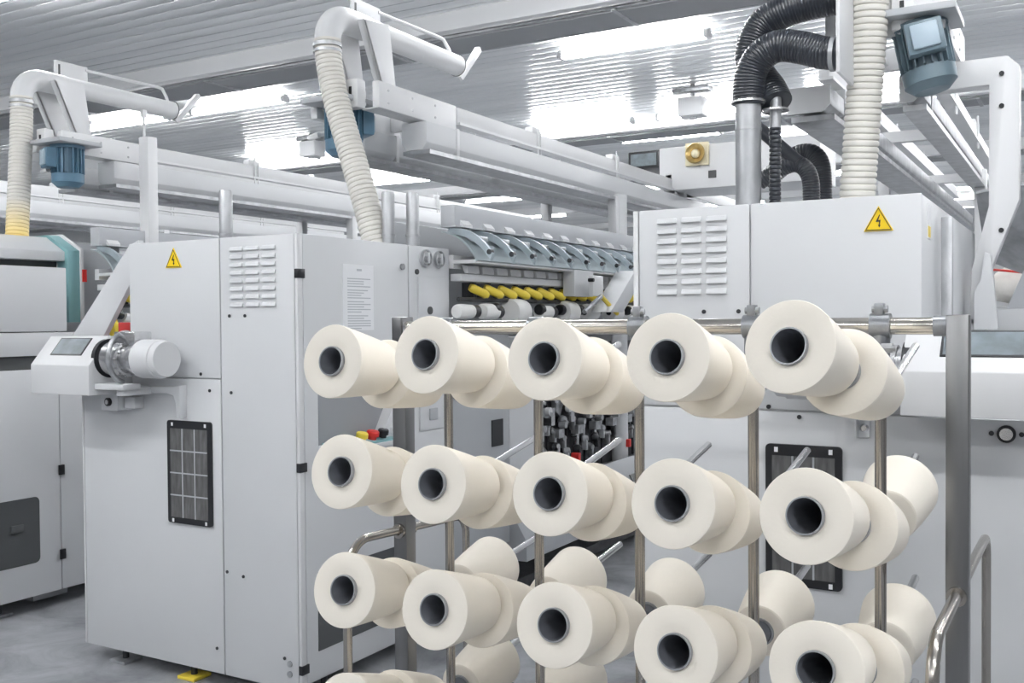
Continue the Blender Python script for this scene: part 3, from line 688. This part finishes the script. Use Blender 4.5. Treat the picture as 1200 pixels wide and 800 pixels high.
rails(-3.45, 'long white overhead rails running back from the middle suction carriage')
rails(-6.02, 'long white overhead rails running back behind the left suction carriage')
rails(-8.45, 'overhead rails of the farthest left machine behind the left suction hose')
rails(-.87, 'overhead rails with open channel end right of the galvanised duct', y0b=4.33, dz=-.09, lmat=GALV, sx=.07)
carriage(-3.45, 'white suction carriage with cream hose and blue motor above the middle machine', None, (-3.13, 4.10, 2.02), HOSEW, (MOTORB, MOTORL), R(150), dx_motor=-.02)
carriage(-6.02, 'white suction carriage above the left machine, its hose yellowed at the foot', None, (-5.92, 3.98, 1.98), HOSEY, (MOTORB, MOTORL), R(-20), dx_motor=.25, rod=True)
c1 = carriage(-.72, 'suction carriage above the right machine with thick cream hose and blue grey motor', None, (-.80, 4.20, 2.02), HOSEW, (MOTORG, MOTORL), R(10), dx_motor=.16)
for ch in c1.children:
    if ch.name.startswith('motor') and len(ch.children) > 1: ch.rotation_euler = (0, R(-11), 0); ch.location.z -= .035
B(-.80, -.785, 3.83, 4.36, 2.56, 3.0, bev=.004).build('side_cover', PAINTW, c1)
B(-.785, -.48, 4.20, 4.23, 2.765, 3.0, bev=.004).build('side_cover', PAINTW, c1)

# left rail post and right portal column
m = MB(); m.box(-5.52, -5.43, 4.62, 4.70, FZ, 2.90, .005)
pt = tag(m.build('rail_column', PAINTW, None, loc=(-5.5, 4.66, FZ)), 'square white column holding the left overhead rails behind the middle machine', 'column')
m = MB(); m.prism([(-.62, 2.70), (-.27, 2.70), (-.225, 2.655), (-.225, 2.12), (-.325, 1.85), (-.35, 1.62), (-.41, 1.62), (-.40, 1.84), (-.336, 2.10), (-.336, 2.59), (-.62, 2.59)], 'y', 4.50, 4.60, .004)
m.box(-.42, -.34, 4.50, 4.60, FZ, 1.64)
pc = m.build('portal_column', PAINTW, None, loc=(-.35, 4.55, FZ))
tag(pc, 'white bent portal column at the right edge beside the right machine', 'column')
for z in (2.63, 2.5, 2.0): MB().cyl((-.29, 4.494, z), (-.29, 4.502, z), .010, 10).build('bolt', BLACK, pc)

# ------------------------------------------------------------------ ducts on the right machine
def duct(name, path, r, base, label, pitch=.022):
    t = empty(name, base, label, 'exhaust hose', 'black exhaust hoses on the right machine')
    ribbed(path, r, pitch, .0025, 20).build('hose', RUBBER, t)
    return t
def spline(pts, n=8):
    P = [Vector(p) for p in pts]; P = [P[0]*2-P[1]] + P + [P[-1]*2-P[-2]]; out = []
    for i in range(1, len(P)-2):
        for k in range(n):
            t = k/n; a, b, c, d = P[i-1], P[i], P[i+1], P[i+2]
            out.append(.5*((2*b) + (c-a)*t + (2*a-5*b+4*c-d)*t*t + (3*b-a-3*c+d)*t**3))
    out.append(P[-2]); return out
d = duct('exhaust_duct', spline([(-1.15, 3.9, 2.49), (-1.147, 3.9, 2.56), (-1.135, 3.9, 2.62), (-1.10, 3.9, 2.675), (-1.03, 3.9, 2.705), (-.94, 3.9, 2.685), (-.86, 3.9, 2.655), (-.80, 3.9, 2.645)]), .062, (-1.15, 3.9, 2.03), 'galvanised duct on the right machine with a black hose bending right into the carriage', .0125)
MB().lathe([(0, 0), (.05, 0), (.05, .36), (.052, .36), (.052, .37), (.05, .37), (.05, .49), (0, .49)], (-1.15, 3.9, 2.03), (0, 0, 1), 28).build('steel_pipe', GALV, d)
MB().lathe([(.05, 0), (.068, .002), (.068, .010), (.05, .014)], (-1.15, 3.9, 2.495), (0, 0, 1), 28).build('flange', CHROME, d)
MB().lathe([(.062, 0), (.066, 0), (.066, .016), (.062, .016)], (-.83, 3.9, 2.648), (1, 0, -.1), 28).build('hose_clamp', GALV, d)
d = duct('exhaust_duct', spline([(-1.058, 3.97, 2.50), (-1.09, 4.0, 2.56), (-1.15, 4.06, 2.64), (-1.185, 4.06, 2.73), (-1.14, 4.06, 2.835), (-1.04, 4.06, 2.885), (-.92, 4.06, 2.90), (-.80, 4.06, 2.905)]), .066, (-1.058, 3.95, 2.03), 'rear exhaust duct with thin ribbed lower hose and a black hose arching highest', .0125)
MB().lathe([(0, 0), (.022, 0), (.022, .13), (0, .13)], (-1.058, 3.96, 2.39), (0, 0, 1), 24).build('steel_pipe', GALV, d)
MB().lathe([(.022, 0), (.052, .002), (.052, .010), (.022, .014)], (-1.058, 3.96, 2.465), (0, 0, 1), 28).build('flange', CHROME, d)
ribbed([(-1.058, 3.95, 2.03), (-1.058, 3.95, 2.2), (-1.058, 3.955, 2.40)], .0235, .017, .004, 18).build('lower_hose', RUBBER, d, label='thin straight ribbed black hose')

d = duct('exhaust_elbow', spline([(-1.22, 4.3, 2.24), (-1.164, 4.3, 2.272), (-1.116, 4.3, 2.295), (-1.065, 4.3, 2.306), (-1.026, 4.3, 2.284), (-1.003, 4.3, 2.236), (-.998, 4.3, 2.164), (-.998, 4.3, 2.03)]), .036, (-1.0, 4.3, 2.03), 'front black elbow hose arching low over the right machine', .012)
MB().cyl((-1.24, 4.29, 2.49), (-1.05, 4.29, 2.31), .028, 18).build('branch_hose', RUBBER, d)
MB().lathe([(0, 0), (.042, 0), (.042, .11), (0, .11)], (-.998, 4.3, 2.03), (0, 0, 1), 20).build('collar', GALV, d)
d = duct('exhaust_elbow', spline([(-1.28, 4.6, 2.28), (-1.22, 4.6, 2.33), (-1.167, 4.6, 2.365), (-1.117, 4.6, 2.392), (-1.063, 4.6, 2.385), (-1.03, 4.6, 2.33), (-1.022, 4.6, 2.196), (-1.022, 4.6, 2.03)]), .046, (-1.022, 4.6, 2.03), 'rear thicker black elbow hose behind the low arching one', .012)
MB().lathe([(0, 0), (.05, 0), (.05, .1), (0, .1)], (-1.022, 4.6, 2.03), (0, 0, 1), 20).build('collar', GALV, d)

# ------------------------------------------------------------------ yarn rack
YR = 2.28
XU = [-1.504, -1.226, -.945, -.662, -.382]
rack = empty('yarn_rack', (-.94, YR, FZ), 'steel yarn rack on round uprights, filled with cream yarn packages', 'yarn rack')
for x in (-1.655, -.227): B(x-.0225, x+.0225, YR-.0225, YR+.0225, FZ+.05, 1.655 if x > -1 else 1.64, bev=.003).build('post', POSTST, rack)
ra = MB().cyl((-1.66, YR, 1.632), (-.25, YR, 1.632), .0185, 28).build('top_rail', RAILST, rack)
MB().cyl((-.275, YR, 1.632), (-.249, YR, 1.632), .022, 20).build('rail_socket', ZINC, ra)
for i, x in enumerate(XU): MB().cyl((x, YR, .12), (x, YR, 1.625), .0125, 18).build('upright', STEEL, rack)
def clamp(x, tab):
    m = MB(); m.lathe([(.0186, -.021), (.0275, -.021), (.0275, .021), (.0186, .021)], (x, YR, 1.632), (1, 0, 0), 24)
    m.lathe([(.0126, 0), (.02, 0), (.02, .05), (.0126, .05)], (x, YR, 1.565), (0, 0, 1), 20)
    if tab: m.box(x-.012, x+.008, YR-.012, YR+.012, 1.655, 1.682, .002)
    c = m.build('clamp', ZINC, rack)
    if tab: MB().cyl((x-.017, YR-.004, 1.669), (x+.016, YR-.004, 1.669), .008, 8).build('clamp_bolt', CAST, c)
    m = MB(); m.cyl((x+.012, YR-.03, 1.585), (x+.036, YR-.03, 1.585), .007, 8); m.box(x+.006, x+.03, YR-.036, YR-.01, 1.575, 1.595, .002); m.build('clamp_lug', CAST, c)
for i, x in enumerate(XU): clamp(x, i > 1)
B(-1.672, -1.64, YR-.03, YR+.03, 1.60, 1.662, bev=.003).build('end_bracket', POSTST, rack)
ROWZ = [1.470, 1.186, .905, .625, .345]; TILT = R(13)
TIP = [1.575, 1.285, .965, .69, .41]
for r in range(5):
    for c, x in enumerate(XU):
        L = .50
        MB().cyl((x, YR, ROWZ[r]), (x, YR-.40*math.cos(TILT), ROWZ[r]+.40*math.sin(TILT)), .007, 10).build('peg', CHROME, rack)
        MB().cyl((x, YR, ROWZ[r]), (x, 2.80, TIP[r]), .0098, 14).build('peg', CHROME, rack)
def handle(x, yf, yb, zt, drop):
    m = MB(); r = .085; r2 = .06
    pts = [(x, yf, drop), (x, yf, zt-r)]
    pts += [(x, yf+r*(1-math.cos(R(a))), zt-r+r*math.sin(R(a))) for a in range(10, 91, 10)]
    pts += [(x, yb-r2*(1-math.cos(R(a))), zt-.02-r2+r2*math.sin(R(a))) for a in range(90, 0, -15)]
    pts += [(x, yb, zt-.02-r2), (x, yb, drop)]
    m.sweep(pts, .0118, 18); hd = m.build('push_handle', STEEL, rack)
    for y in (YR-.033, YR+.023): MB().lathe([(.0118, 0), (.02, 0), (.02, .01), (.0118, .01)], (x, y, zt-.009), (0, 1, 0), 20).build('handle_collar', STEEL, hd)
handle(-.227, 1.865, 2.99, 1.078, .10)
handle(-1.655, 2.025, 2.60, 1.075, .10)
for x in (-1.655, -.227):
    m = MB(); m.box(x-.02, x+.02, 1.84 if x > -1 else 2.0, 3.02 if x > -1 else 2.64, .06, .10, .003); m.build('base_bar', POSTST, rack)
    for y in ((1.9, 2.95) if x > -1 else (2.04, 2.6)): MB().cyl((x-.015, y, FZ+.045), (x+.015, y, FZ+.045), .045, 20).build('caster', BLACK, rack)
B(-1.655, -.227, YR-.02, YR+.02, .09, .13, bev=.003).build('bottom_rail', POSTST, rack)

# ------------------------------------------------------------------ yarn packages
def package():
    """local axis +Y points from the small end to the large outer end"""
    t = empty('yarn_package', (0, 0, 0), '', 'yarn package')
    L, r0, r1 = .188, .0635, .0855
    prof = [(.0335, 0), (r0-.006, 0), (r0-.001, .004)]
    for k in range(1, 8): prof.append((r0+(r1-r0)*k/8+.0012*math.sin(math.pi*k/8), .004+(L-.008)*k/8))
    prof += [(r1, L-.003), (r1-.0008, L-.0008), (r1-.003, L), (.055, L-.0005), (.040, L-.002), (.0335, L-.004)]
    MB().lathe(prof, (0, 0, 0), (0, 1, 0), 56).build('yarn', YARN, t, smooth=40)
    core = [(.0285, -.004), (.0335, -.004), (.0345, L+.003), (.034, L+.006), (.0315, L+.006), (.031, L+.004)]
    c = MB().lathe(core, (0, 0, 0), (0, 1, 0), 40).build('core_tube', CORER, t)
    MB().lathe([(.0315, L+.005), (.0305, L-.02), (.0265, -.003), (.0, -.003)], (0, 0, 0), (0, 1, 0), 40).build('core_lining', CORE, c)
    return t
PK = package(); used = [False]
def place(pos, axis, label, group, roll=0):
    o = PK if not used[0] else copy_tree(PK); used[0] = True
    o.location = pos; q = Vector((0, 1, 0)).rotation_difference(Vector(axis))
    o.rotation_mode = 'QUATERNION'; o.rotation_quaternion = q
    o['label'] = label; o['group'] = group
ordn = ['leftmost', 'second', 'third', 'fourth', 'rightmost']
rown = ['top', 'second', 'third', 'fourth']
FACE = [[(-1.503, 1.560), (-1.241, 1.578), (-.95, 1.573), (-.686, 1.579), (-.456, 1.601)],
        [(-1.479, 1.307), (-1.226, 1.297), (-.94, 1.299), (-.677, 1.301), (-.428, 1.300)],
        [(-1.475, 1.034), (-1.225, 1.023), (-.932, 1.032), (-.673, 1.019), (-.41, 1.027)],
        [(-1.475, .752), (-1.225, .745), (-.932, .75), (-.673, .74), (-.41, .745)]]
random.seed(5)
for r in range(4):
    for c in range(5):
        if r == 3 and c > 1: continue
        fx, fz = FACE[r][c]
        face = Vector((fx, 1.79, fz)); base = Vector((XU[c], YR, ROWZ[r]))
        ax = (face-base).normalized()
        af = (face-(face-ax*.191+Vector((0, 0, .009)))).normalized()
        place(face-af*.191, af, 'outer cream yarn package on the %s peg of the %s row' % (ordn[c], rown[r]), 'outer yarn packages on the rack')
        place(face-ax*(.191+.195)+Vector((.026 if c == 4 else .004, 0, -.003)), ax, 'inner cream yarn package behind the outer one, %s peg of the %s row' % (ordn[c], rown[r]), 'inner yarn packages on the rack')
back = [(1, 4, .085), (2, 0, .05), (2, 1, .05), (2, 2, .05), (2, 3, .05), (2, 4, .055), (3, 0, .05), (3, 1, .05)]
for r, c, dd in back:
    base = Vector((XU[c], YR, ROWZ[r])); tip = Vector((XU[c], 2.79, TIP[r])); ax = (tip-base).normalized()
    place(base+ax*dd, ax, 'cream yarn package on the rack\'s rear side, %s row, behind the %s upright' % (rown[r], ordn[c]), 'yarn packages on the rear pegs')

# ------------------------------------------------------------------ hung boxes, horn, and things at the right edge
def hung_box(x, y, z, label):
    t = empty('sensor_box', (x, y, z), label, 'ceiling box', 'white boxes hung under the ceiling')
    B(x-.15, x+.15, y-.12, y+.12, z, z+.22, bev=.015).build('housing', PAINTW, t)
    MB().cyl((x, y, z+.22), (x, y, CZ), .03, 12).build('hanger_rod', PAINTG, t)
    MB().box(x-.22, x+.22, y-.1, y+.1, CZ-.1, CZ-.04, .01).build('mount', CAST, t)
    MB().cyl((x, y, z-.02), (x, y, z), .05, 14).build('lens', PAINTG, t)
hung_box(-3.99, 11.3, 4.02, 'white box hung under the ceiling left of the galvanised duct')
hung_box(-9.8, 11.3, 4.06, 'white box hung under the ceiling left of the middle hose')
ob = empty('overhead_cabinet', (-2.8, 8.8, 2.8), 'long white overhead cabinet behind the galvanised duct, carrying the round horn', 'cabinet')
B(-3.32, -1.9, 8.5, 9.1, 2.80, 3.185, bev=.01).build('cabinet_body', PAINTW, ob)
B(-3.63, -3.32, 8.52, 9.1, 3.02, 3.18, bev=.01).build('window_frame', BLACK, ob)
B(-3.60, -3.35, 8.51, 8.53, 3.045, 3.155).build('window_pane', SCREEN, ob)
B(-2.86, -2.79, 8.492, 8.502, 2.885, 2.95).build('small_opening', BLACK, ob)
for x in (-3.2, -2.0): B(x-.04, x+.04, 8.7, 8.78, FZ, 2.81).build('support_post', PAINTW, ob)
t = empty('alarm_horn', (-2.955, 8.49, 3.09), 'round brass horn on a cream square plate left of the galvanised duct', 'alarm horn')
B(-3.06, -2.85, 8.46, 8.498, 3.0, 3.20, bev=.004).build('plate', CREAMP, t)
MB().lathe([(0, 0), (.035, 0), (.05, -.03), (.085, -.05), (.09, -.045), (.075, -.02), (.07, 0)], (-2.955, 8.46, 3.10), (0, 1, 0), 28).build('horn_ring', BRASS, t)
MB().ball((-2.955, 8.435, 3.10), .04).build('horn_cone', CREAMP, t)

cb = empty('storage_bin', (-.05, 5.85, FZ), 'grey steel bin under the white sack at the right edge', 'bin')
B(-.42, .3, 5.55, 6.2, FZ, 1.66, bev=.01).build('bin_body', PAINTG, cb)
B(-.43, .31, 5.53, 6.22, 1.66, 1.70, bev=.006).build('bin_rim', PAINT, cb)
m = MB(); m.ball((-.22, 5.82, 1.80), .2, 1.15, .9, .62, 30, 20)
for v in m.bm.verts:
    n = math.sin(v.co.x*23)*math.cos(v.co.z*31)*.010 + math.sin(v.co.x*13+v.co.y*14)*.012
    v.co += Vector((n, n*.5, n)); v.co.z = max(v.co.z, 1.70)
sk = m.build('sack', SACK, None, loc=(-.22, 5.82, 1.70), smooth=60); tag(sk, 'white woven sack with a red stripe lying on the grey bin', 'sack')
m = MB(); m.sweep([(-.22+.232*math.cos(R(q)), 5.82+.185*math.sin(R(q)), 1.865+.035*math.cos(R(q))*-1) for q in range(185, 356, 10)], .006, 8); m.build('red_stripe', RED, sk)
m = MB()
q = [(-.42, 4.92, 2.20), (.05, 4.92, 2.26), (.05, 5.48, 1.72), (-.42, 5.48, 1.93)]
va = [m.bm.verts.new(c) for c in q]; vb = [m.bm.verts.new((c[0], c[1]+.004, c[2]+.012)) for c in q]
m._poly(va); m._poly(vb[::-1])
for i in range(4): m._poly([va[i], vb[i], vb[(i+1) % 4], va[(i+1) % 4]])
ch = empty('sheet_chute', (-.1, 5.2, FZ), 'sloping bare metal sheet chute beside the portal column', 'chute')
m.build('sheet', GALV, ch)
MB().prism([(-.325, 1.64), (-.235, 1.86), (-.12, 2.02), (-.05, 2.02), (-.05, 1.64)], 'y', 5.08, 5.12, .003).build('side_plate', PAINTG2, ch)
B(-.36, .1, 4.88, 5.2, 1.58, 1.685, bev=.006).build('ledge', PAINT, ch)
B(-.05, -.01, 4.95, 5.15, FZ, 1.6, bev=.003).build('support', PAINT, ch)

# ------------------------------------------------------------------ world and view
w = bpy.data.worlds.new('world'); bpy.context.scene.world = w; w.use_nodes = True
w.node_tree.nodes['Background'].inputs[0].default_value = (.93, .96, 1.0, 1)
w.node_tree.nodes['Background'].inputs[1].default_value = .32
s = bpy.context.scene
s.view_settings.view_transform = 'Standard'; s.view_settings.look = 'None'; s.view_settings.gamma = 1; s.view_settings.use_curve_mapping = False
s.view_settings.exposure = .1
s.cycles.max_bounces = 8
